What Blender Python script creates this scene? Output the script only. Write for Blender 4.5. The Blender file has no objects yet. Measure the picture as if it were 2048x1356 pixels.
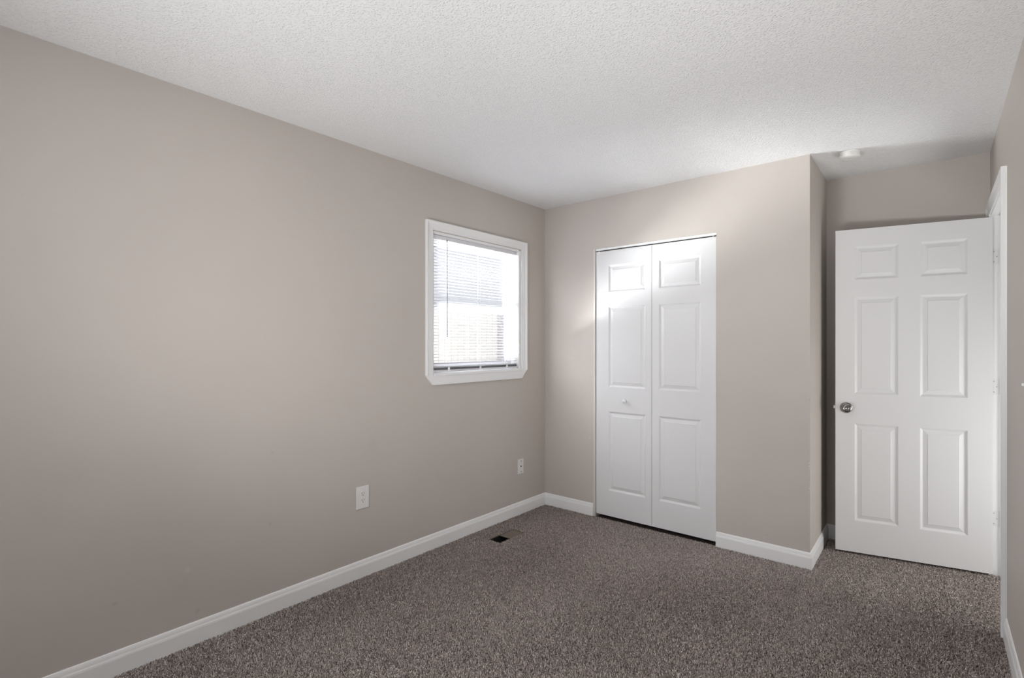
import bpy, bmesh, math, random
import numpy as np
from mathutils import Vector, Matrix
random.seed(7)
rng = np.random.default_rng(11)
S = bpy.context.scene
COL = S.collection

# ------------------------------------------------------------------ camera, world, lights, exposure
CAM = Vector((2.542, -3.4497, 1.316))
FPX, Y0, YAW = 1029.27, 689.74, 0.6991
cd = bpy.data.cameras.new('camera')
cam = bpy.data.objects.new('camera', cd)
COL.objects.link(cam)
cam.location = CAM
cam.rotation_euler = (math.pi / 2, 0, YAW)
cd.sensor_fit = 'HORIZONTAL'
cd.sensor_width = 36.0
cd.lens = 36.0 * FPX / 2048
cd.shift_y = (Y0 - 678.0) / 2048
cd.clip_start = 0.02
S.camera = cam

S.view_settings.view_transform = 'Standard'
S.view_settings.look = 'None'
S.view_settings.gamma = 1.0
S.view_settings.use_curve_mapping = False
S.view_settings.exposure = 0.22

W = bpy.data.worlds.new('overcast_sky')
S.world = W
W.use_nodes = True
wt = W.node_tree
wt.nodes.clear()
wo = wt.nodes.new('ShaderNodeOutputWorld')
wb = wt.nodes.new('ShaderNodeBackground')
tc = wt.nodes.new('ShaderNodeTexCoord')
sx = wt.nodes.new('ShaderNodeSeparateXYZ')
cr = wt.nodes.new('ShaderNodeValToRGB')
wt.links.new(tc.outputs['Generated'], sx.inputs[0])
wt.links.new(sx.outputs['Z'], cr.inputs[0])
cr.color_ramp.elements[0].position = 0.0
cr.color_ramp.elements[0].color = (0.27, 0.27, 0.29, 1)
cr.color_ramp.elements[1].position = 0.9
cr.color_ramp.elements[1].color = (0.38, 0.38, 0.39, 1)
e = cr.color_ramp.elements.new(0.22)
e.color = (0.30, 0.30, 0.33, 1)
wt.links.new(cr.outputs[0], wb.inputs[0])
wb.inputs[1].default_value = 2.6
wt.links.new(wb.outputs[0], wo.inputs[0])

def lamp(name, kind, loc, rot, energy, color=(1, 1, 1), **kw):
    d = bpy.data.lights.new(name, kind)
    d.energy = energy
    d.color = color
    for k, v in kw.items():
        setattr(d, k, v)
    o = bpy.data.objects.new(name, d)
    COL.objects.link(o)
    o.location = loc
    o.rotation_euler = rot
    return o

REAR_Y = -3.95
# sun high over the house roof: it lights the yard beside the left window, never the room directly
sun_dir = Vector((-0.42, -0.25, -1.0)).normalized()
sun = lamp('sun', 'SUN', (0, 0, 8), sun_dir.to_track_quat('-Z', 'Y').to_euler(), 1.2, (1, 0.98, 0.95), angle=0.05)
# daylight entering by the wide window in the wall behind the camera
lamp('rear_window_daylight', 'AREA', (1.25, REAR_Y - 0.14, 1.5), (math.radians(90), 0, 0), 4.5,
     (0.98, 0.99, 1.0), shape='RECTANGLE', size=1.7, size_y=1.2)
def aimed(p, q):
    return (Vector(q) - Vector(p)).to_track_quat('-Z', 'Y').to_euler()
# added fill spots, unseen behind the viewpoint, washing the ceiling
P = (1.5, -3.6, 0.45)
lamp('ceiling_fill_spot', 'SPOT', P, aimed(P, (1.15, -1.2, 2.44)), 134, (0.985, 0.99, 1.0), spot_size=2.1, spot_blend=1.0, shadow_soft_size=0.3)
P = (2.3, -3.4, 0.5)
lamp('ceiling_fill_spot', 'SPOT', P, aimed(P, (2.3, -0.9, 2.44)), 58, (0.985, 0.99, 1.0), spot_size=1.2, spot_blend=1.0, shadow_soft_size=0.3)
# added overhead fill disc behind the viewpoint, not a fitting of the room
lamp('overhead_fill', 'AREA', (1.9, -2.9, 2.42), (0, 0, 0), 9.5, (0.985, 0.99, 1.0), shape='DISK', size=0.4)
# lit hallway beyond the doorway
lamp('hall_light', 'AREA', (3.6, 0.1, 0.7), aimed((3.6, .1, .7), (2.6, .1, .82)), 13, (1, 0.995, 0.98), shape='RECTANGLE', size=1.0, size_y=1.1)
# added lamps, unseen in the yard, standing in for daylight through the side window
lamp('yard_fill', 'AREA', (-2.2, -1.6, 0.75), aimed((0, 0, 0), (2.2, 0.75, 0.75)), 30,
     (0.98, 0.99, 1.0), shape='RECTANGLE', size=2.6, size_y=1.6, spread=math.radians(70))
lamp('yard_fill', 'AREA', (-1.6, -1.9, 0.0), aimed((0, 0, 0), (1.6, 1.1, 1.55)), 820,
     (0.985, 0.99, 1.0), shape='RECTANGLE', size=1.8, size_y=1.0, spread=math.radians(75))

# ------------------------------------------------------------------ materials
def mat(name, color, rough=0.5, metal=0.0, spec=0.5):
    m = bpy.data.materials.new(name)
    m.use_nodes = True
    b = m.node_tree.nodes['Principled BSDF']
    b.inputs['Base Color'].default_value = (*color, 1)
    b.inputs['Roughness'].default_value = rough
    b.inputs['Metallic'].default_value = metal
    b.inputs['Specular IOR Level'].default_value = spec
    return m

def nodes(m):
    return m.node_tree.nodes, m.node_tree.links, m.node_tree.nodes['Principled BSDF']

def noise(m, scale, detail=3.0, rough=0.5, coord='Object'):
    N, L, b = nodes(m)
    t = N.new('ShaderNodeTexCoord')
    n = N.new('ShaderNodeTexNoise')
    n.inputs['Scale'].default_value = scale
    n.inputs['Detail'].default_value = detail
    n.inputs['Roughness'].default_value = rough
    L.new(t.outputs[coord], n.inputs['Vector'])
    return n

def bump(m, out, strength, dist):
    N, L, b = nodes(m)
    bp = N.new('ShaderNodeBump')
    bp.inputs['Strength'].default_value = strength
    bp.inputs['Distance'].default_value = dist
    L.new(out, bp.inputs['Height'])
    L.new(bp.outputs[0], b.inputs['Normal'])
    return bp

WALLC = (0.555, 0.510, 0.468)
def wall_material(name, marks):
    m = mat(name, WALLC, 0.55, 0, 0.3)
    N, L, b = nodes(m)
    n = noise(m, 260, 2)
    bump(m, n.outputs[0], 0.12, 0.0008)
    # faint roller variation of the paint
    n2 = noise(m, 1.6, 4)
    mr = N.new('ShaderNodeMapRange')
    mr.inputs[1].default_value = 0.3; mr.inputs[2].default_value = 0.7
    mr.inputs[3].default_value = 0.975; mr.inputs[4].default_value = 1.02
    L.new(n2.outputs[0], mr.inputs[0])
    cur = mr.outputs[0]
    # scuffs: each mark is (x, y, z, radius, strength)
    g = N.new('ShaderNodeNewGeometry')
    nz = noise(m, 90, 3)
    for (x, y, z, r, s) in marks:
        d = N.new('ShaderNodeVectorMath'); d.operation = 'DISTANCE'
        L.new(g.outputs['Position'], d.inputs[0])
        d.inputs[1].default_value = (x, y, z)
        ad = N.new('ShaderNodeMath'); ad.operation = 'MULTIPLY_ADD'
        L.new(nz.outputs[0], ad.inputs[0]); ad.inputs[1].default_value = r * 1.2
        L.new(d.outputs['Value'], ad.inputs[2])
        k = N.new('ShaderNodeMapRange')
        k.inputs[1].default_value = r * 0.9; k.inputs[2].default_value = r * 1.6
        k.inputs[3].default_value = s; k.inputs[4].default_value = 1.0
        L.new(ad.outputs[0], k.inputs[0])
        mu = N.new('ShaderNodeMath'); mu.operation = 'MULTIPLY'
        L.new(cur, mu.inputs[0]); L.new(k.outputs[0], mu.inputs[1])
        cur = mu.outputs[0]
    vm = N.new('ShaderNodeVectorMath'); vm.operation = 'SCALE'
    vm.inputs[0].default_value = WALLC
    L.new(cur, vm.inputs['Scale'])
    L.new(vm.outputs[0], b.inputs['Base Color'])
    return m

M_wall = wall_material('greige_wall_paint', [])
M_wall_left = wall_material('greige_wall_paint_left', [
    (0, -2.265, .784, .010, .90), (0, -2.277, .434, .010, .88), (0, -2.638, .329, .016, 1.10),
    (0, -2.598, .133, .014, .90), (0, -1.684, .735, .045, .97), (0, -2.896, .279, .012, .88)])
M_wall_back = wall_material('greige_wall_paint_back', [
    (1.931, 0, .62, .004, 1.4), (1.932, 0, .60, .005, 1.4), (1.930, 0, .585, .003, 1.3), (1.931, 0, .52, .004, .8), (1.932, 0, .47, .005, 1.35), (1.928, 0, .45, .003, 1.3), (1.932, 0, .99, .006, .85),
    (.433, 0, .589, .008, 1.15), (1.70, 0, .14, .006, .85)])

M_ceil = mat('white_knockdown_ceiling', (0.80, 0.80, 0.80), 0.8, 0, 0.2)
N, L, b = nodes(M_ceil)
t = N.new('ShaderNodeTexCoord')
v = N.new('ShaderNodeTexVoronoi'); v.feature = 'SMOOTH_F1'; v.inputs['Scale'].default_value = 115
v.inputs['Smoothness'].default_value = 0.35
n0 = N.new('ShaderNodeTexNoise'); n0.inputs['Scale'].default_value = 60; n0.inputs['Detail'].default_value = 4
dd = N.new('ShaderNodeVectorMath'); dd.operation = 'MULTIPLY_ADD'
L.new(t.outputs['Object'], n0.inputs['Vector'])
L.new(n0.outputs['Color'], dd.inputs[0]); dd.inputs[1].default_value = (0.014, 0.014, 0.014)
L.new(t.outputs['Object'], dd.inputs[2])
L.new(dd.outputs[0], v.inputs['Vector'])
mr = N.new('ShaderNodeMapRange'); mr.inputs[1].default_value = 0.05; mr.inputs[2].default_value = 0.55
mr.inputs[3].default_value = 1; mr.inputs[4].default_value = 0
L.new(v.outputs['Distance'], mr.inputs[0])
n3 = N.new('ShaderNodeTexNoise'); n3.inputs['Scale'].default_value = 110; n3.inputs['Detail'].default_value = 5
L.new(t.outputs['Object'], n3.inputs['Vector'])
mx = N.new('ShaderNodeMath'); mx.operation = 'MULTIPLY'
L.new(mr.outputs[0], mx.inputs[0]); L.new(n3.outputs[0], mx.inputs[1])
bp = bump(M_ceil, mx.outputs[0], 0.65, 0.0065)

M_white = mat('white_trim_paint', (0.88, 0.885, 0.885), 0.38, 0, 0.45)
M_door = mat('white_door_paint', (0.76, 0.76, 0.765), 0.42, 0, 0.45)
nn = noise(M_door, 300, 2); bump(M_door, nn.outputs[0], 0.06, 0.0005)
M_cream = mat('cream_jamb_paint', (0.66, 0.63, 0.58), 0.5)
M_plate = mat('white_plastic', (0.80, 0.79, 0.77), 0.35)
M_slot = mat('dark_slot', (0.03, 0.03, 0.03), 0.6)
M_oslot = mat('grey_slot', (0.13, 0.12, 0.115), 0.6)
M_screw = mat('dull_screw', (0.30, 0.29, 0.28), 0.4, 0.6)
M_pscrew = mat('painted_screw', (0.50, 0.50, 0.49), 0.4)
M_nickel = mat('satin_nickel', (0.33, 0.32, 0.315), 0.17, 1.0)
M_steel = mat('pale_steel', (0.7, 0.69, 0.67), 0.35, 0.8)
M_hinge = mat('painted_hinge', (0.82, 0.82, 0.815), 0.35, 0.0)
M_dark = mat('dark_duct', (0.006, 0.006, 0.006), 0.9)
M_brown = mat('brown_damper', (0.155, 0.122, 0.095), 0.6)
M_rim = mat('brown_rim', (0.11, 0.09, 0.075), 0.5)
M_vinyl = mat('white_vinyl', (0.74, 0.74, 0.76), 0.35)
M_gasket = mat('grey_gasket', (0.25, 0.25, 0.27), 0.6)
M_wand = mat('grey_clear_wand', (0.17, 0.17, 0.19), 0.2)
M_cord = mat('white_cord', (0.85, 0.85, 0.85), 0.7)
M_outerwall = mat('pale_siding', (0.6, 0.58, 0.54), 0.7)
M_fence = mat('cream_fence', (0.80, 0.785, 0.755), 0.6)
M_post = mat('grey_fence_post', (0.55, 0.53, 0.58), 0.6)
M_ground = mat('pale_concrete', (0.50, 0.49, 0.46), 0.9)
nn = noise(M_ground, 3, 4); bump(M_ground, nn.outputs[0], 0.2, 0.01)

M_slat = mat('white_blind_slat', (0.64, 0.64, 0.66), 0.4)
N, L, b = nodes(M_slat)
tr = N.new('ShaderNodeBsdfTranslucent'); tr.inputs[0].default_value = (0.6, 0.6, 0.63, 1)
ms = N.new('ShaderNodeMixShader'); ms.inputs[0].default_value = 0.25
L.new(b.outputs[0], ms.inputs[1]); L.new(tr.outputs[0], ms.inputs[2])
L.new(ms.outputs[0], N['Material Output'].inputs['Surface'])

M_glass = bpy.data.materials.new('window_glass'); M_glass.use_nodes = True
N = M_glass.node_tree.nodes; L = M_glass.node_tree.links; N.clear()
out = N.new('ShaderNodeOutputMaterial'); tr = N.new('ShaderNodeBsdfTransparent'); gl = N.new('ShaderNodeBsdfGlossy')
tr.inputs[0].default_value = (0.94, 0.95, 0.95, 1); gl.inputs['Roughness'].default_value = 0.02
lw = N.new('ShaderNodeLayerWeight')
pw = N.new('ShaderNodeMath'); pw.operation = 'POWER'; pw.inputs[1].default_value = 5
fr = N.new('ShaderNodeMath'); fr.operation = 'MULTIPLY_ADD'; fr.inputs[1].default_value = 0.9; fr.inputs[2].default_value = 0.04
L.new(lw.outputs['Facing'], pw.inputs[0]); L.new(pw.outputs[0], fr.inputs[0])
ms = N.new('ShaderNodeMixShader')
L.new(fr.outputs[0], ms.inputs[0]); L.new(tr.outputs[0], ms.inputs[1]); L.new(gl.outputs[0], ms.inputs[2])
L.new(ms.outputs[0], out.inputs['Surface'])

# carpet: yarn colour of each tuft comes from the mesh (random per tuft)
M_pile = mat('taupe_frieze_yarn', (0.2, 0.17, 0.15), 0.95, 0, 0.1)
N, L, b = nodes(M_pile)
at = N.new('ShaderNodeAttribute'); at.attribute_name = 'tuft'
rp = N.new('ShaderNodeValToRGB'); rp.color_ramp.interpolation = 'LINEAR'
rp.color_ramp.elements[0].position = 0.0; rp.color_ramp.elements[0].color = (0.14, 0.115, 0.10, 1)
rp.color_ramp.elements[1].position = 1.0; rp.color_ramp.elements[1].color = (0.85, 0.76, 0.71, 1)
e = rp.color_ramp.elements.new(0.35); e.color = (0.35, 0.30, 0.27, 1)
e = rp.color_ramp.elements.new(0.75); e.color = (0.57, 0.49, 0.45, 1)
L.new(at.outputs['Fac'], rp.inputs[0]); L.new(rp.outputs[0], b.inputs['Base Color'])
M_back = mat('carpet_backing', (0.10, 0.08, 0.07), 1.0, 0, 0.1)
N, L, b = nodes(M_back)
n1 = noise(M_back, 330, 2)
rp = N.new('ShaderNodeValToRGB')
rp.color_ramp.elements[0].position = 0.40; rp.color_ramp.elements[0].color = (0.055, 0.042, 0.037, 1)
rp.color_ramp.elements[1].position = 0.62; rp.color_ramp.elements[1].color = (0.24, 0.205, 0.19, 1)
L.new(n1.outputs[0], rp.inputs[0]); L.new(rp.outputs[0], b.inputs['Base Color'])
bump(M_back, n1.outputs[0], 0.6, 0.004)

# ------------------------------------------------------------------ mesh helpers
def bx(bm, x0, x1, y0, y1, z0, z1, bev=0.0):
    r = bmesh.ops.create_cube(bm, size=1.0)
    vs = r['verts']
    for v in vs:
        v.co = Vector(((x0 + x1) / 2 + v.co.x * (x1 - x0), (y0 + y1) / 2 + v.co.y * (y1 - y0), (z0 + z1) / 2 + v.co.z * (z1 - z0)))
    if bev > 0:
        es = list({e for v in vs for e in v.link_edges})
        bmesh.ops.bevel(bm, geom=es, offset=bev, segments=2, affect='EDGES', profile=0.5)
    return bm

def lathe(bm, prof, axis='Z', center=(0, 0, 0), seg=40):
    """prof: list of (radius, height); axis: direction of height."""
    rings = []
    c = Vector(center)
    for r, h in prof:
        ring = []
        for k in range(seg):
            a = 2 * math.pi * k / seg
            if axis == 'Z': p = Vector((r * math.cos(a), r * math.sin(a), h))
            elif axis == 'Y': p = Vector((r * math.cos(a), h, r * math.sin(a)))
            else: p = Vector((h, r * math.cos(a), r * math.sin(a)))
            ring.append(bm.verts.new(c + p))
        rings.append(ring)
    for i in range(len(rings) - 1):
        for k in range(seg):
            k2 = (k + 1) % seg
            bm.faces.new((rings[i][k], rings[i][k2], rings[i + 1][k2], rings[i + 1][k]))
    bm.faces.new(rings[0]); bm.faces.new(rings[-1])
    return bm

def sweep(bm, prof, a, b, out, ma=0.0, mb=0.0):
    """Extrude profile [(outward, z)] along a->b (2D), outward normal out; ma/mb shift ends per unit outward (mitre)."""
    a = Vector((*a, 0)); b = Vector((*b, 0)); o = Vector((*out, 0)); d = (b - a).normalized()
    A = [bm.verts.new(a + o * t + d * (ma * t) + Vector((0, 0, z))) for t, z in prof]
    B = [bm.verts.new(b + o * t + d * (mb * t) + Vector((0, 0, z))) for t, z in prof]
    n = len(prof)
    for i in range(n):
        j = (i + 1) % n
        bm.faces.new((A[i], A[j], B[j], B[i]))
    bm.faces.new(A); bm.faces.new(B)
    return bm

def obj(name, bm, m, parent=None, smooth=False):
    bmesh.ops.recalc_face_normals(bm, faces=bm.faces)
    me = bpy.data.meshes.new(name)
    bm.to_mesh(me); bm.free()
    me.materials.append(m)
    if smooth:
        for p in me.polygons: p.use_smooth = True
        try:
            me.set_sharp_from_angle(angle=math.radians(40))
        except Exception:
            pass
    o = bpy.data.objects.new(name, me)
    COL.objects.link(o)
    if parent: o.parent = parent
    return o

def tag(o, label=None, cat=None, group=None, kind=None):
    if label: o['label'] = label
    if cat: o['category'] = cat
    if group: o['group'] = group
    if kind: o['kind'] = kind
    return o

def empty(name, loc, rz=0.0):
    o = bpy.data.objects.new(name, None)
    COL.objects.link(o)
    o.location = loc; o.rotation_euler = (0, 0, rz)
    o.empty_display_size = 0.05
    return o

def copy_tree(o, parent=None):
    c = o.copy(); COL.objects.link(c)
    if parent: c.parent = parent
    for ch in list(o.children): copy_tree(ch, c)
    return c

BM = bmesh.new
H = 2.44
W1, D = 1.934, 0.6407
WX = 2.7452          # right wall face at the alcove end
RROT = 0.0122        # the right wall runs a touch out of square
TH = 0.12
ZB = -0.012          # carpet backing, pile tops reach z = 0

# ------------------------------------------------------------------ room shell
OPN_Y0, OPN_Y1, OPN_Z0, OPN_Z1 = -1.228, -0.345, 1.112, 2.048   # side window opening
# left wall with the window opening
bm = BM()
bx(bm, -TH, 0, REAR_Y - TH, OPN_Y0, ZB, H)
bx(bm, -TH, 0, OPN_Y1, 0.85, ZB, H)
bx(bm, -TH, 0, OPN_Y0, OPN_Y1, ZB, OPN_Z0)
bx(bm, -TH, 0, OPN_Y0, OPN_Y1, OPN_Z1, H)
tag(obj('wall_left', bm, M_wall_left), 'long greige wall on the left holding the small window', 'wall', kind='structure')

# closet front wall + its return: opening for the bifold door
CO0, CO1, COZ = 0.464, 1.3935, 2.054
bm = BM()
bx(bm, 0, CO0, 0, 0.11, ZB, H)
bx(bm, CO1, W1, 0, 0.11, ZB, H)
bx(bm, CO0, CO1, 0, 0.11, COZ, H)
bx(bm, W1 - 0.11, W1, 0.11, D, ZB, H)
for v_ in bm.verts:
    if abs(v_.co.x - W1) < 1e-4: v_.co.x = W1 - 0.012 * max(0.0, v_.co.y) / D
tag(obj('wall_back', bm, M_wall_back), 'greige closet wall around the white bifold door', 'wall', kind='structure')
bm = BM()
bx(bm, 0, 3.05, D, D + TH, ZB, H)
tag(obj('wall_alcove', bm, M_wall), 'shaded greige wall behind the open entry door', 'wall', kind='structure')

# right wall frame: local -y runs toward the camera, x = 0 is the wall face
RW = Matrix.Translation((WX, D, 0)) @ Matrix.Rotation(RROT, 4, 'Z')
def rwall(bm):
    bmesh.ops.transform(bm, matrix=RW, verts=bm.verts)
    return bm
JF = 0.585 - D          # far jamb face, local y
JN = JF - 0.775         # near jamb face
DZ = 2.058              # head jamb underside
bm = BM()
bx(bm, 0, 0.115, JF + 0.02, 0.0, ZB, H)
bx(bm, 0, 0.115, REAR_Y - D - 0.2, JN - 0.02, ZB, H)
bx(bm, 0, 0.115, JN - 0.02, JF + 0.02, DZ + 0.02, H)
tag(obj('wall_right', rwall(bm), M_wall), 'greige wall at the right edge around the doorway', 'wall', kind='structure')

# rear wall with a wide window behind the camera
RX0, RX1, RZ0, RZ1 = 0.35, 2.15, 0.88, 2.12
bm = BM()
bx(bm, -TH, RX0, REAR_Y - TH, REAR_Y, ZB, H)
bx(bm, RX1, 3.0, REAR_Y - TH, REAR_Y, ZB, H)
bx(bm, RX0, RX1, REAR_Y - TH, REAR_Y, ZB, RZ0)
bx(bm, RX0, RX1, REAR_Y - TH, REAR_Y, RZ1, H)
tag(obj('wall_rear', bm, M_wall), 'greige wall behind the viewpoint with a wide window', 'wall', kind='structure')

# hallway beyond the doorway
bm = BM()
bx(bm, 3.95, 4.05, -2.2, 1.6, ZB, H)
bx(bm, 2.93, 4.05, 1.6, 1.7, ZB, H)
bx(bm, 2.93, 4.05, -2.3, -2.2, ZB, H)
bx(bm, 2.93, 3.05, D + TH, 1.6, ZB, H)
tag(obj('wall_hall', bm, M_wall), 'greige hallway walls beyond the doorway', 'wall', kind='structure')

# ceiling
bm = BM()
bx(bm, -TH - 0.05, 4.05, REAR_Y - TH - 0.05, 1.7, H, H + 0.1)
tag(obj('ceiling', bm, M_ceil), 'white textured ceiling over the whole room', 'ceiling', kind='structure')

# floor with the duct hole
VX0, VX1, VY0, VY1 = 0.172, 0.274, -0.875, -0.621
bm = BM()
X0, X1, Y0_, Y1_ = -TH, 4.05, REAR_Y - TH, 1.7
for (a, b_, c, d_) in ((X0, VX0, Y0_, Y1_), (VX1, X1, Y0_, Y1_), (VX0, VX1, Y0_, VY0), (VX0, VX1, VY1, Y1_)):
    bx(bm, a, b_, c, d_, ZB - 0.03, ZB)
tag(obj('floor', bm, M_back), 'brown carpet floor of the bedroom', 'floor', kind='structure')

# ------------------------------------------------------------------ carpet pile
def pile():
    sp = 0.0048
    rects = [(0.012, WX + 0.05, -3.35, -0.013), (CO0, CO1, -0.013, 0.0), (W1 + 0.013, WX + 0.02, -0.013, D - 0.012), (WX - 0.01, 2.90, -0.21, 0.585)]
    P = []
    for (xa, xb, ya, yb) in rects:
        gx = np.arange(xa, xb, sp); gy = np.arange(ya, yb, sp)
        X, Y = np.meshgrid(gx, gy)
        P.append(np.stack([X.ravel(), Y.ravel()], 1))
    P = np.concatenate(P)
    P += rng.uniform(-.5, .5, P.shape) * sp * 1.3
    # only what the room corner shows (wider than the view, so a step aside still sees pile)
    F = np.array([-math.sin(YAW), math.cos(YAW)]); R = np.array([math.cos(YAW), math.sin(YAW)])
    q = P - np.array([CAM.x, CAM.y])
    d = q @ F; r = q @ R
    wx = WX + RROT * (D - P[:, 1])
    inroom = (P[:, 0] < wx - 0.002) | ((P[:, 1] > JN + D + .003) & (P[:, 1] < JF + D - .003) & (P[:, 0] < 2.93))
    hole = (P[:, 0] > VX0 - .004) & (P[:, 0] < VX1 + .004) & (P[:, 1] > VY0 - .004) & (P[:, 1] < VY1 + .004)
    keep = (d > 1.55) & (np.abs(r) < d * 1.12 + 0.1) & inroom & ~hole
    P = P[keep]; n = len(P)
    # slow variation of the lean of the pile (footprints, vacuum strokes)
    def field(s, k):
        g = np.random.default_rng(k)
        out = np.zeros(n)
        for _ in range(7):
            a = g.uniform(0, 2 * np.pi); w = s * g.uniform(.6, 1.6); ph = g.uniform(0, 6.28)
            out += np.sin((P[:, 0] * np.cos(a) + P[:, 1] * np.sin(a)) * w + ph)
        return out / 3.5
    fx = field(7, 1); fy = field(7, 2)
    hgt = rng.uniform(.0075, .0130, n)
    ang = rng.uniform(0, 2 * np.pi, n); ln = rng.uniform(.003, .0105, n)
    tip = np.stack([P[:, 0] + np.cos(ang) * ln + fx * .0022, P[:, 1] + np.sin(ang) * ln + fy * .0022, ZB + hgt * rng.uniform(.62, 1.0, n)], 1)
    rot = rng.uniform(0, 2 * np.pi, n); rad = rng.uniform(.0016, .0030, n)
    V = np.zeros((n, 7, 3))
    for k in range(3):
        a = rot + k * 2.094
        V[:, k, 0] = P[:, 0] + np.cos(a) * rad; V[:, k, 1] = P[:, 1] + np.sin(a) * rad; V[:, k, 2] = ZB
        a2 = a + .6
        V[:, 3 + k, 0] = P[:, 0] * .55 + tip[:, 0] * .45 + np.cos(a2) * rad * .8
        V[:, 3 + k, 1] = P[:, 1] * .55 + tip[:, 1] * .45 + np.sin(a2) * rad * .8
        V[:, 3 + k, 2] = ZB + hgt * (.86 + .1 * math.sin(k * 2.094))
    V[:, 6] = tip
    tri = []
    for k in range(3):
        j = (k + 1) % 3
        tri += [(k, j, 3 + j), (k, 3 + j, 3 + k), (3 + k, 3 + j, 6)]
    tri = np.array(tri)
    T = (np.arange(n)[:, None, None] * 7 + tri[None]).reshape(-1, 3)
    me = bpy.data.meshes.new('carpet_pile')
    me.vertices.add(n * 7); me.vertices.foreach_set('co', V.reshape(-1).astype(np.float32))
    nt = len(T)
    me.loops.add(nt * 3); me.loops.foreach_set('vertex_index', T.reshape(-1).astype(np.int32))
    me.polygons.add(nt)
    me.polygons.foreach_set('loop_start', (np.arange(nt) * 3).astype(np.int32))
    me.update(calc_edges=True)
    at = me.attributes.new('tuft', 'FLOAT', 'POINT')
    val = np.clip(rng.normal(.63, .25, n) + .07 * field(5.0, 5), 0, 1)
    at.data.foreach_set('value', np.repeat(val, 7).astype(np.float32))
    me.materials.append(M_pile)
    o = bpy.data.objects.new('carpet_pile', me); COL.objects.link(o)
    tag(o, 'speckled taupe and brown frieze pile covering the bedroom floor', 'carpet', kind='stuff')
    print('tufts', n)
pile()

# ------------------------------------------------------------------ baseboards
BH = 0.0916; BT = 0.013
BP = [(0, ZB), (BT, ZB), (BT, 0.060), (0.0118, 0.0665), (0.0095, 0.072), (0.0085, 0.078), (0.0068, 0.085), (0.0045, 0.0900), (0.002, BH), (0, BH)]
def base(name, a, b, out, ma, mb, label, m4=None):
    bm = BM(); sweep(bm, BP, a, b, out, ma, mb)
    if m4: rwall(bm)
    return tag(obj(name, bm, M_white), label, 'baseboard', kind='structure')
base('baseboard_left', (0, REAR_Y), (0, 0), (1, 0), 1, -1, 'white baseboard running along the long left wall')
base('baseboard_back', (0, 0), (CO0 - .001, 0), (0, -1), 1, 0, 'short white baseboard between room corner and closet door')
base('baseboard_closet', (CO1 + .001, 0), (W1, 0), (0, -1), 0, 1, 'white baseboard right of the closet door to the outer corner')
base('baseboard_return', (W1, 0), (W1 - .012, D), (1, 0), -1, -1, 'white baseboard on the closet return beside the entry door')
base('baseboard_alcove', (W1 - .012, D), (WX, D), (0, -1), 1, -1, 'shaded white baseboard behind the open entry door')
base('baseboard_right', (0, JN - .066), (0, REAR_Y - D), (-1, 0), 0, -1, 'white baseboard on the right wall nearest the viewer', RW)
base('baseboard_rear', (0, REAR_Y), (WX + .04, REAR_Y), (0, 1), 1, -1, 'white baseboard on the wall behind the viewpoint')

# ------------------------------------------------------------------ door frame (jamb, stop, casing)
t1 = tag(empty('trim_1', (WX, D, 0), RROT), 'white door casing and jamb of the doorway at right', 'door frame', kind='structure')
JT = 0.115
bm = BM()
bx(bm, -.001, JT + .001, JF, JF + .019, ZB, DZ, .0008)
bx(bm, -.001, JT + .001, JN - .019, JN, ZB, DZ, .0008)
bx(bm, -.001, JT + .001, JN - .019, JF + .019, DZ, DZ + .019, .0008)
obj('jamb', bm, M_white, t1)
bm = BM()
SX = 0.038
bx(bm, SX, SX + .032, JF - .011, JF, ZB, DZ, .002)
bx(bm, SX, SX + .032, JN, JN + .011, ZB, DZ, .002)
bx(bm, SX, SX + .032, JN, JF, DZ - .011, DZ, .002)
obj('door_stop', bm, M_white, t1)
# casing profile across its width w (0 = inner edge): thickness
CP = [(0, 0), (0, .009), (.006, .0105), (.012, .0095), (.018, .012), (.036, .0135), (.044, .018), (.051, .021), (.057, .0205), (.057, 0)]
def casing(bm, y0, y1, z0, z1, face, d, foot=True, head=True, sides=True):
    """picture-frame casing in a wall plane x = face, thickness toward d*x; opening y0..y1, z0..z1"""
    def strip(p0, p1, w_dir, e0, e1):
        A = []; B = []
        for w, t in CP:
            A.append(bm.verts.new((face + d * t, p0[0] + w_dir[0] * w + e0[0] * w, p0[1] + w_dir[1] * w + e0[1] * w)))
            B.append(bm.verts.new((face + d * t, p1[0] + w_dir[0] * w + e1[0] * w, p1[1] + w_dir[1] * w + e1[1] * w)))
        n = len(CP)
        for i in range(n):
            j = (i + 1) % n
            bm.faces.new((A[i], A[j], B[j], B[i]))
        bm.faces.new(A); bm.faces.new(B)
    if sides:
        strip((y0, z0), (y0, z1), (-1, 0), (0, 0), (0, 1))
        strip((y1, z0), (y1, z1), (1, 0), (0, 0), (0, 1))
    if head:
        strip((y0, z1), (y1, z1), (0, 1), (-1, 0), (1, 0))
for side, nm in ((-1, 'casing'), (1, 'casing')):
    bm = BM()
    casing(bm, JN - .006, JF + .006 - .012, ZB, DZ + .006, 0 if side < 0 else JT, side)
    # keep the far leg clear of the alcove wall
    obj(nm, bm, M_white, t1)

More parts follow.
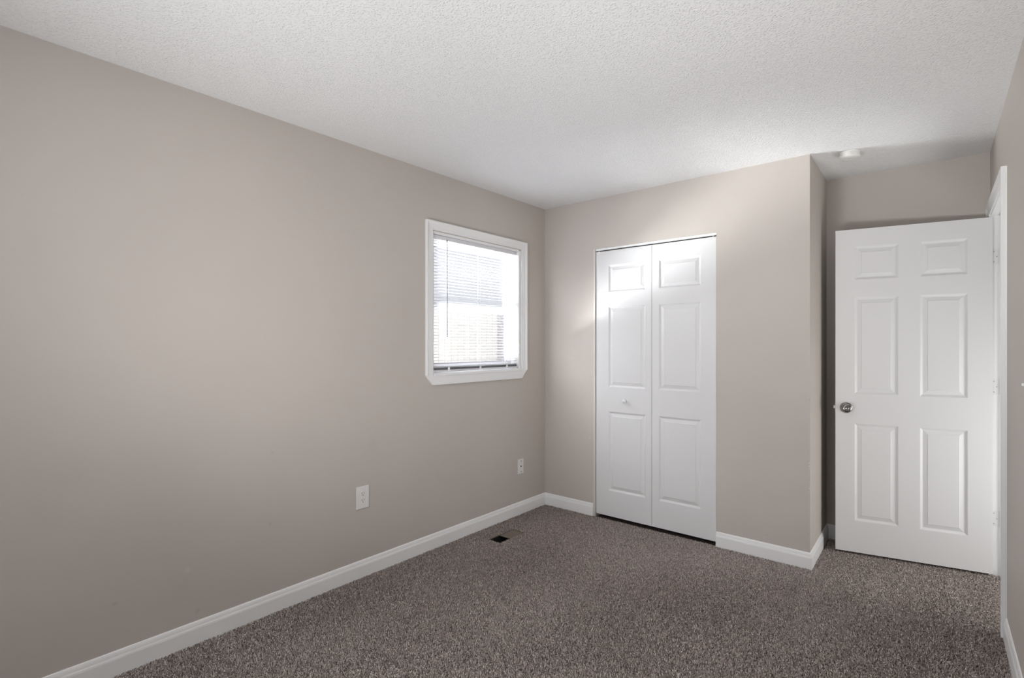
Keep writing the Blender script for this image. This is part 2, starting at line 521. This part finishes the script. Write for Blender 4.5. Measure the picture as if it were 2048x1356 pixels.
# ------------------------------------------------------------------ panelled door slabs
PR = [(0, 0), (.003, .0010), (.008, .0044), (.013, .0072), (.016, .0078), (.019, .0072), (.036, .0026), (.0385, .0008)]
def slab(bm, w, z0, z1, th, panels, both=True):
    xs = sorted({0, w} | {p[0] for p in panels} | {p[1] for p in panels})
    zs = sorted({z0, z1} | {p[2] for p in panels} | {p[3] for p in panels})
    cache = {}
    def V(x, y, z):
        k = (round(x, 5), round(y, 5), round(z, 5))
        if k not in cache: cache[k] = bm.verts.new(k)
        return cache[k]
    pset = {(p[0], p[1], p[2], p[3]) for p in panels}
    for (fy, sg) in ((0, 1), (th, -1)):
        for i in range(len(xs) - 1):
            for j in range(len(zs) - 1):
                a, b, c, d = xs[i], xs[i + 1], zs[j], zs[j + 1]
                if (a, b, c, d) in pset and (sg == 1 or both):
                    prev = None
                    for ins, dep in PR:
                        q = [V(a + ins, fy + sg * dep, c + ins), V(b - ins, fy + sg * dep, c + ins),
                             V(b - ins, fy + sg * dep, d - ins), V(a + ins, fy + sg * dep, d - ins)]
                        if prev:
                            for k in range(4):
                                bm.faces.new((prev[k], prev[(k + 1) % 4], q[(k + 1) % 4], q[k]))
                        prev = q
                    bm.faces.new(prev)
                else:
                    bm.faces.new((V(a, fy, c), V(b, fy, c), V(b, fy, d), V(a, fy, d)))
    # rim
    for i in range(len(xs) - 1):
        for z in (z0, z1):
            bm.faces.new((V(xs[i], 0, z), V(xs[i + 1], 0, z), V(xs[i + 1], th, z), V(xs[i], th, z)))
    for j in range(len(zs) - 1):
        for x in (0, w):
            bm.faces.new((V(x, 0, zs[j]), V(x, 0, zs[j + 1]), V(x, th, zs[j + 1]), V(x, th, zs[j])))
    return bm

# entry door: origin at the visible hinge edge, local -x runs to the free edge
DW = 0.7574; DT = 0.035
d1 = tag(empty('door_1', (2.7503, 0.5484, 0), 0.201), 'open white six-panel entry door with satin nickel knob', 'door', kind='structure')
pan = []
for (a, b_) in ((.1072, .3281), (.4322, .656)):
    for (c, d_) in ((1.725, 1.934), (1.007, 1.616), (.210, .822)):
        pan.append((round(DW - b_, 5), round(DW - a, 5), c, d_))
bm = BM(); slab(bm, DW, .012, 2.043, DT, pan)
bmesh.ops.translate(bm, vec=(-DW, 0, 0), verts=bm.verts)
obj('door_slab', bm, M_door, d1)
# knob (camera side) and its twin behind
KX, KZ = -0.701, 0.919
kp = [(.0335, 0), (.0335, -.004), (.030, -.007), (.018, -.0095), (.0135, -.013), (.0125, -.030), (.018, -.036), (.0265, -.043), (.0285, -.050), (.027, -.057), (.021, -.062), (.0105, -.0640), (.0075, -.0625), (.0060, -.0628), (.0005, -.0640)]
kn = obj('door_knob', lathe(BM(), kp, 'Y', (KX, 0, KZ)), M_nickel, d1, True)
kp2 = [(r, -h * .62) for r, h in kp]
obj('door_knob', lathe(BM(), kp2, 'Y', (KX, DT, KZ)), M_nickel, d1, True)
bm = BM(); bx(bm, -DW - .0012, -DW + .001, .006, .029, KZ - .028, KZ + .028)
bx(bm, -DW - .011, -DW, .011, .024, KZ - .010, KZ + .010, .003)
tag(obj('latch_plate', bm, M_steel, d1), 'small steel latch plate on the door edge')
# hinges: jamb leaf + knuckle
for zc in (1.821, 1.076, .322):
    bm = BM()
    # leaf sits on the far jamb face (world), expressed in the door frame's own space
    bx(bm, .002, .034, JF - .0016, JF, zc - .0445, zc + .0445, .0015)
    hg = obj('hinge', bm, M_hinge, d1)
    hg.matrix_parent_inverse = d1.matrix_world.inverted()
    bpy.context.view_layer.update()
    hg.parent = d1
    hg.matrix_parent_inverse = (Matrix.Translation((2.7503, 0.5484, 0)) @ Matrix.Rotation(0.201, 4, 'Z')).inverted()
    hg.matrix_basis = RW
    bm = BM(); lathe(bm, [(.0052, zc - .0445), (.0052, zc + .0445)], 'Z', (-.003, JF + .001, 0), 16)
    obj('knuckle', bm, M_hinge, hg, True)
    for (sxx, sz) in ((.012, -.030), (.024, 0), (.012, .030)):
        bm = BM(); lathe(bm, [(.0036, -.0003), (.0030, -.0012)], 'Y', (sxx, JF - .0016, zc + sz), 12)
        obj('screw', bm, M_pscrew, hg)

# closet bifold door
d2 = tag(empty('door_2', (CO0, 0, 0)), 'white bifold closet door of two three-panel leaves', 'door', kind='structure')
FY = 0.008
def leaf(x0, x1, p0, p1):
    pn = [(round(p0 - x0, 5), round(p1 - x0, 5), c, d_) for (c, d_) in ((1.715, 1.920), (.996, 1.606), (.212, .813))]
    bm = BM(); slab(bm, round(x1 - x0, 5), .020, 2.0297, .030, pn)
    bmesh.ops.translate(bm, vec=(x0 - CO0, FY, 0), verts=bm.verts)
    return obj('door_leaf', bm, M_door, d2)
l1 = leaf(.4835, .9385, .590, .893)
l2 = leaf(.9412, 1.3900, .992, 1.292)
bm = BM(); lathe(bm, [(.010, 0), (.008, -.006), (.0075, -.012), (.012, -.018), (.0155, -.024), (.0150, -.029), (.009, -.033), (.001, -.034)], 'Y', (.735 - CO0, FY, .901), 24)
obj('knob', bm, M_door, l1, True)
bm = BM(); bx(bm, .017, CO1 - CO0 - .001, .006, .034, 2.040, COZ, .001)
obj('track', bm, M_white, d2)
bm = BM()
for x in (.041, CO1 - CO0 - .026):
    lathe(bm, [(.004, 2.0290), (.004, 2.042)], 'Z', (x, FY + .012, 0), 12)
obj('pivot_pin', bm, M_white, d2)

# ------------------------------------------------------------------ side window
w1 = tag(empty('window_1', (0, -.785, OPN_Z0)), 'small white-trimmed window with sashes in the left wall', 'window', kind='structure')
def wobj(name, bm, m, parent=w1, smooth=False):
    bmesh.ops.translate(bm, vec=(0, .785, -OPN_Z0), verts=bm.verts)
    return obj(name, bm, m, parent, smooth)
bm = BM(); casing(bm, OPN_Y0 - .003, OPN_Y1 + .029, 1.119, OPN_Z1 + .014, 0, 1)
wobj('casing', bm, M_white)
# bottom board with clipped corners
bm = BM()
pts = [(-1.289, 1.119), (-1.232, 1.056), (-.320, 1.056), (-.258, 1.119)]
A = [bm.verts.new((0, y, z)) for y, z in pts]; B = [bm.verts.new((.0155, y + (.002 if y < -.8 else -.002), z)) for y, z in pts]
for i in range(4): bm.faces.new((A[i], A[(i + 1) % 4], B[(i + 1) % 4], B[i]))
bm.faces.new(A); bm.faces.new(B)
wobj('apron', bm, M_white)
bm = BM(); bx(bm, -.09, .0205, -1.226, -.322, 1.1125, 1.131, .003)
wobj('stool', bm, M_white)
# return boards lining the opening
bm = BM()
bx(bm, -TH, .001, OPN_Y0, OPN_Y0 + .010, OPN_Z0, OPN_Z1)
bx(bm, -TH, .001, OPN_Y1 - .002, OPN_Y1 + .024, OPN_Z0, OPN_Z1)
bx(bm, -TH, .001, OPN_Y0, OPN_Y1, OPN_Z1 - .008, OPN_Z1 + .008)
wobj('jamb_liner', bm, M_white)
IY0, IY1, IZ0, IZ1 = OPN_Y0 + .010, OPN_Y1 - .002, 1.131, OPN_Z1 - .008
bm = BM()
fw = .026
bx(bm, -.115, -.075, IY0, IY0 + fw, IZ0, IZ1)
bx(bm, -.115, -.075, IY1 - fw, IY1, IZ0, IZ1)
bx(bm, -.115, -.075, IY0 + fw, IY1 - fw, IZ1 - fw, IZ1)
bx(bm, -.115, -.075, IY0 + fw, IY1 - fw, IZ0, IZ0 + .02)
wobj('frame', bm, M_vinyl)
MZ = 1.575
for (z0, z1, xx) in ((MZ - .015, IZ1 - fw, -.108), (IZ0 + .02, MZ + .030, -.086)):
    bm = BM(); sw = .030
    bx(bm, xx - .006, xx + .014, IY0 + fw, IY0 + fw + sw, z0, z1)
    bx(bm, xx - .006, xx + .014, IY1 - fw - sw, IY1 - fw, z0, z1)
    bx(bm, xx - .006, xx + .014, IY0 + fw + sw, IY1 - fw - sw, z1 - (.045 if xx > -.1 else sw), z1)
    bx(bm, xx - .006, xx + .014, IY0 + fw + sw, IY1 - fw - sw, z0, z0 + (.040 if xx > -.1 else sw))
    if xx > -.1:   # lift lip along the meeting rail
        bx(bm, xx + .0141, xx + .022, IY0 + fw + .02, IY1 - fw - .02, z1 - .012, z1 - .004)
    s = wobj('sash', bm, M_vinyl)
    bm = BM(); bx(bm, xx + .003, xx + .006, IY0 + fw + sw, IY1 - fw - sw, z0 + (.040 if xx > -.1 else sw), z1 - (.045 if xx > -.1 else sw))
    wobj('pane', bm, M_glass, s)
    bm = BM()
    g = .0035
    a0, a1, c0, c1 = IY0 + fw + sw + .0003, IY1 - fw - sw - .0003, z0 + (.040 if xx > -.1 else sw), z1 - (.045 if xx > -.1 else sw)
    bx(bm, xx + .0062, xx + .0142, a0, a0 + g, c0, c1); bx(bm, xx + .0062, xx + .0142, a1 - g, a1, c0, c1)
    bx(bm, xx + .0062, xx + .0142, a0, a1, c1 - g, c1); bx(bm, xx + .0062, xx + .0142, a0, a1, c0, c0 + g)
    wobj('gasket', bm, M_gasket, s)

# mini blind hanging inside the opening
bl = tag(empty('window_blind', (-.024, -.785, OPN_Z1 - .008)), 'white horizontal mini blind lowered in the side window', 'blind')
B0 = Vector((-.024, -.785, OPN_Z1 - .008))
def bobj(name, bm, m, parent=bl, smooth=False):
    bmesh.ops.translate(bm, vec=-B0, verts=bm.verts)
    return obj(name, bm, m, parent, smooth)
BY0, BY1 = IY0 + .006, IY1 - .006
bm = BM(); bx(bm, -.038, -.010, BY0, BY1, 2.014, 2.038, .002)
bobj('headrail', bm, M_vinyl)
zt, zb_ = 2.004, 1.170
ns = 41
r0 = None
for k in range(ns):
    z = zt - (zt - zb_) * k / (ns - 1)
    if k == 0:
        bm = BM()
        prv = None
        for i in range(7):
            u = i / 6 * 2 - 1
            x = -.024 + u * .0125; zz = z + .0022 * (1 - u * u) + u * -.0008
            cur = (bm.verts.new((x, BY0, zz)), bm.verts.new((x, BY1, zz)), bm.verts.new((x, BY0, zz - .0003)), bm.verts.new((x, BY1, zz - .0003)))
            if prv:
                bm.faces.new((prv[0], prv[1], cur[1], cur[0])); bm.faces.new((prv[2], prv[3], cur[3], cur[2]))
            prv = cur
        r0 = bobj('slat', bm, M_slat, bl, True)
    else:
        c = r0.copy(); COL.objects.link(c); c.location = (0, 0, z - zt)
bm = BM(); bx(bm, -.037, -.011, BY0, BY1, 1.137, 1.150, .002)
br = bobj('bottom_rail', bm, M_vinyl)
for k in range(5):      # slats resting in a stack on the bottom rail
    c = r0.copy(); COL.objects.link(c); c.location = (0, 0, 1.1515 + k * .0030 - zt)
for y in (-1.073, -.766, -.474):
    bm = BM(); bx(bm, -.0385, -.0095, y - .010, y + .010, 1.1365, 1.1515, .0015)
    bx(bm, -.0105, -.0095, y - .010, y + .010, 1.150, 1.165)
    bobj('clip', bm, M_cord, br)
    bm = BM()
    for x in (-.0110, -.037):
        bx(bm, x - .0005, x + .0005, y - .0007, y + .0007, 1.15, 2.016)
    bobj('ladder_cord', bm, M_cord)
bm = BM(); lathe(bm, [(.0030, 1.369), (.0036, 1.373), (.0030, 1.40), (.0028, 1.99), (.0018, 2.000)], 'Z', (-.004, -1.094, 0), 6)
wd = bobj('tilt_wand', bm, M_wand)
tag(wd, 'dark grey tilt wand')
bm = BM(); bx(bm, -.011, -.003, -1.0955, -1.0925, 1.998, 2.020)
bobj('wand_hook', bm, M_wand)

# cream edge strip down the left side of the closet opening
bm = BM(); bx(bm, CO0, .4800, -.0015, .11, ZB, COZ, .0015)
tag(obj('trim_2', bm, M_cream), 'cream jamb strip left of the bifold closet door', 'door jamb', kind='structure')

# rear window frame (behind the viewpoint)
w2 = tag(empty('window_2', ((RX0 + RX1) / 2, REAR_Y, RZ0)), 'wide white window behind the viewpoint', 'window', kind='structure')
bm = BM()
cx_ = (RX0 + RX1) / 2
def rel(a, b_, c, d_, e_, f_): bx(bm, a - cx_, b_ - cx_, c, d_, e_ - RZ0, f_ - RZ0)
for (a, b_) in ((RX0, RX0 + .04), (RX1 - .04, RX1), (cx_ - .025, cx_ + .025)): rel(a, b_, -.10, -.06, RZ0, RZ1)
for (c, d_) in ((RZ0, RZ0 + .04), (RZ1 - .04, RZ1)): rel(RX0, RX1, -.10, -.06, c, d_)
obj('frame', bm, M_vinyl, w2)
bm = BM()
rel(RX0 - .057, RX0, 0, .016, RZ0 - .057, RZ1 + .057); rel(RX1, RX1 + .057, 0, .016, RZ0 - .057, RZ1 + .057)
rel(RX0, RX1, 0, .016, RZ1, RZ1 + .057); rel(RX0, RX1, 0, .016, RZ0 - .057, RZ0)
obj('casing', bm, M_white, w2)

# ------------------------------------------------------------------ small things
# duplex outlet
o1 = tag(empty('wall_outlet', (0, -1.753, .448)), 'white duplex power outlet low on the left wall', 'outlet')
bm = BM(); bx(bm, 0, .0062, -.041, .041, -.0635, .0635, .0025)
obj('cover_plate', bm, M_plate, o1)
for zc in (.0195, -.0195):
    bm = BM()
    sg = 28
    A = []; B = []
    for k in range(sg):
        a = 2 * math.pi * k / sg
        y = max(-.0145, min(.0145, .0172 * math.cos(a))); z = .0145 * math.sin(a)
        A.append(bm.verts.new((.005, y, zc + z))); B.append(bm.verts.new((.0074, y * .97, zc + z * .97)))
    for k in range(sg): bm.faces.new((A[k], A[(k + 1) % sg], B[(k + 1) % sg], B[k]))
    bm.faces.new(A); bm.faces.new(B)
    rc = obj('receptacle', bm, M_plate, o1)
    bm = BM()
    bx(bm, .0066, .0078, -.0078, -.0052, zc + .000, zc + .0095); bx(bm, .0066, .0078, .0052, .0076, zc + .0015, zc + .0095)
    lathe(bm, [(.0028, .0066), (.0028, .0078)], 'X', (0, 0, zc - .0062), 12)
    obj('slot', bm, M_oslot, rc)
bm = BM(); lathe(bm, [(.0032, .006), (.0030, .0072)], 'X', (0, 0, 0), 14)
obj('screw', bm, M_plate, o1)

# phone / cable jack plate
o2 = tag(empty('cable_jack', (0, -.324, .367)), 'narrow white jack plate below the window near the corner', 'wall jack')
bm = BM(); bx(bm, 0, .0060, -.0355, .0355, -.058, .058, .0022)
obj('cover_plate', bm, M_plate, o2)
bm = BM(); bx(bm, .0052, .0072, -.0065, .0065, -.0055, .0055, .0008)
obj('socket', bm, M_slot, o2)
for z in (.042, -.042):
    bm = BM(); lathe(bm, [(.0042, .0055), (.0036, .0072)], 'X', (0, 0, z), 14)
    obj('screw', bm, M_slot, o2)

# light switch just out at the right edge: toggle tip reaches into view
sw_l = tag(empty('light_switch', (WX + RROT * (D + .94), -.94, 1.173)), 'white toggle light switch on the right wall by the doorway', 'light switch')
sw_l.rotation_euler = (0, 0, RROT)
bm = BM(); bx(bm, -.0055, 0, -.035, .035, -.0575, .0575, .002); obj('cover_plate', bm, M_plate, sw_l)
bm = BM(); bx(bm, -.018, -.004, -.004, .004, .000, .010, .0015); obj('toggle', bm, M_plate, sw_l)

# smoke detector
sd = tag(empty('smoke_detector', (2.118, .115, H)), 'round white smoke detector on the alcove ceiling', 'smoke detector')
bm = BM(); lathe(bm, [(.050, 0), (.052, -.002), (.052, -.006), (.049, -.008)], 'Z', (0, 0, 0), 48)
obj('base_ring', bm, M_plate, sd, True)
bm = BM(); lathe(bm, [(.049, -.006), (.0495, -.010), (.0535, -.030), (.0525, -.034), (.047, -.0375), (.030, -.0385), (.029, -.0375), (.022, -.0375), (.021, -.0385), (.001, -.0385)], 'Z', (0, 0, 0), 48)
obj('cover', bm, M_plate, sd, True)

# floor duct opening with its half-covering plate
vt = tag(empty('floor_vent', ((VX0 + VX1) / 2, (VY0 + VY1) / 2, ZB)), 'open floor vent hole with brown plate near the corner', 'floor vent')
vc = Vector(((VX0 + VX1) / 2, (VY0 + VY1) / 2, 0))
bm = BM(); hx, hy = (VX1 - VX0) / 2, (VY1 - VY0) / 2
t_ = .0012
bx(bm, -hx, -hx + t_, -hy, hy, -.30, .002); bx(bm, hx - t_, hx, -hy, hy, -.30, .002)
bx(bm, -hx, hx, -hy, -hy + t_, -.30, .002); bx(bm, -hx, hx, hy - t_, hy, -.30, .002)
bx(bm, -hx, hx, -hy, hy, -.302, -.30)
obj('duct', bm, M_dark, vt)
bm = BM(); bx(bm, -hx + t_, hx - t_, -hy + .108, hy - t_, .0015, .0035, .0005)
tag(obj('damper_plate', bm, M_brown, vt), 'flat brown plate')
bm = BM()
bx(bm, -hx - .004, -hx + .0015, -hy - .004, hy + .004, .0, .0050); bx(bm, hx - .0015, hx + .004, -hy - .004, hy + .004, .0, .0050)
bx(bm, -hx, hx, -hy - .004, -hy + .0015, .0, .0050); bx(bm, -hx, hx, hy - .0015, hy + .004, .0, .0050)
obj('rim', bm, M_rim, vt)

# ------------------------------------------------------------------ outside, seen through the side window
bm = BM(); bx(bm, -14, -TH, -12, 14, -.62, -.60)
tag(obj('yard', bm, M_ground), 'pale sunlit ground outside the window', 'ground', kind='structure')
fn = tag(empty('fence', (-4.0, 2.6, -.60)), 'pale board fence beyond the side window', 'fence')
fz = 2.50
bm = BM()
y = 1.5
while y < 9.0:
    bx(bm, -.015, .0, y - 2.6 + .003, y - 2.6 + .147, .05, fz, .003)
    y += .15
obj('board_panel', bm, M_fence, fn)
for y in (1.5, 3.95, 6.4, 8.85):
    bm = BM(); bx(bm, .0, .10, y - 2.6 - .05, y - 2.6 + .05, 0, fz + .05, .004)
    obj('post', bm, M_post, fn)
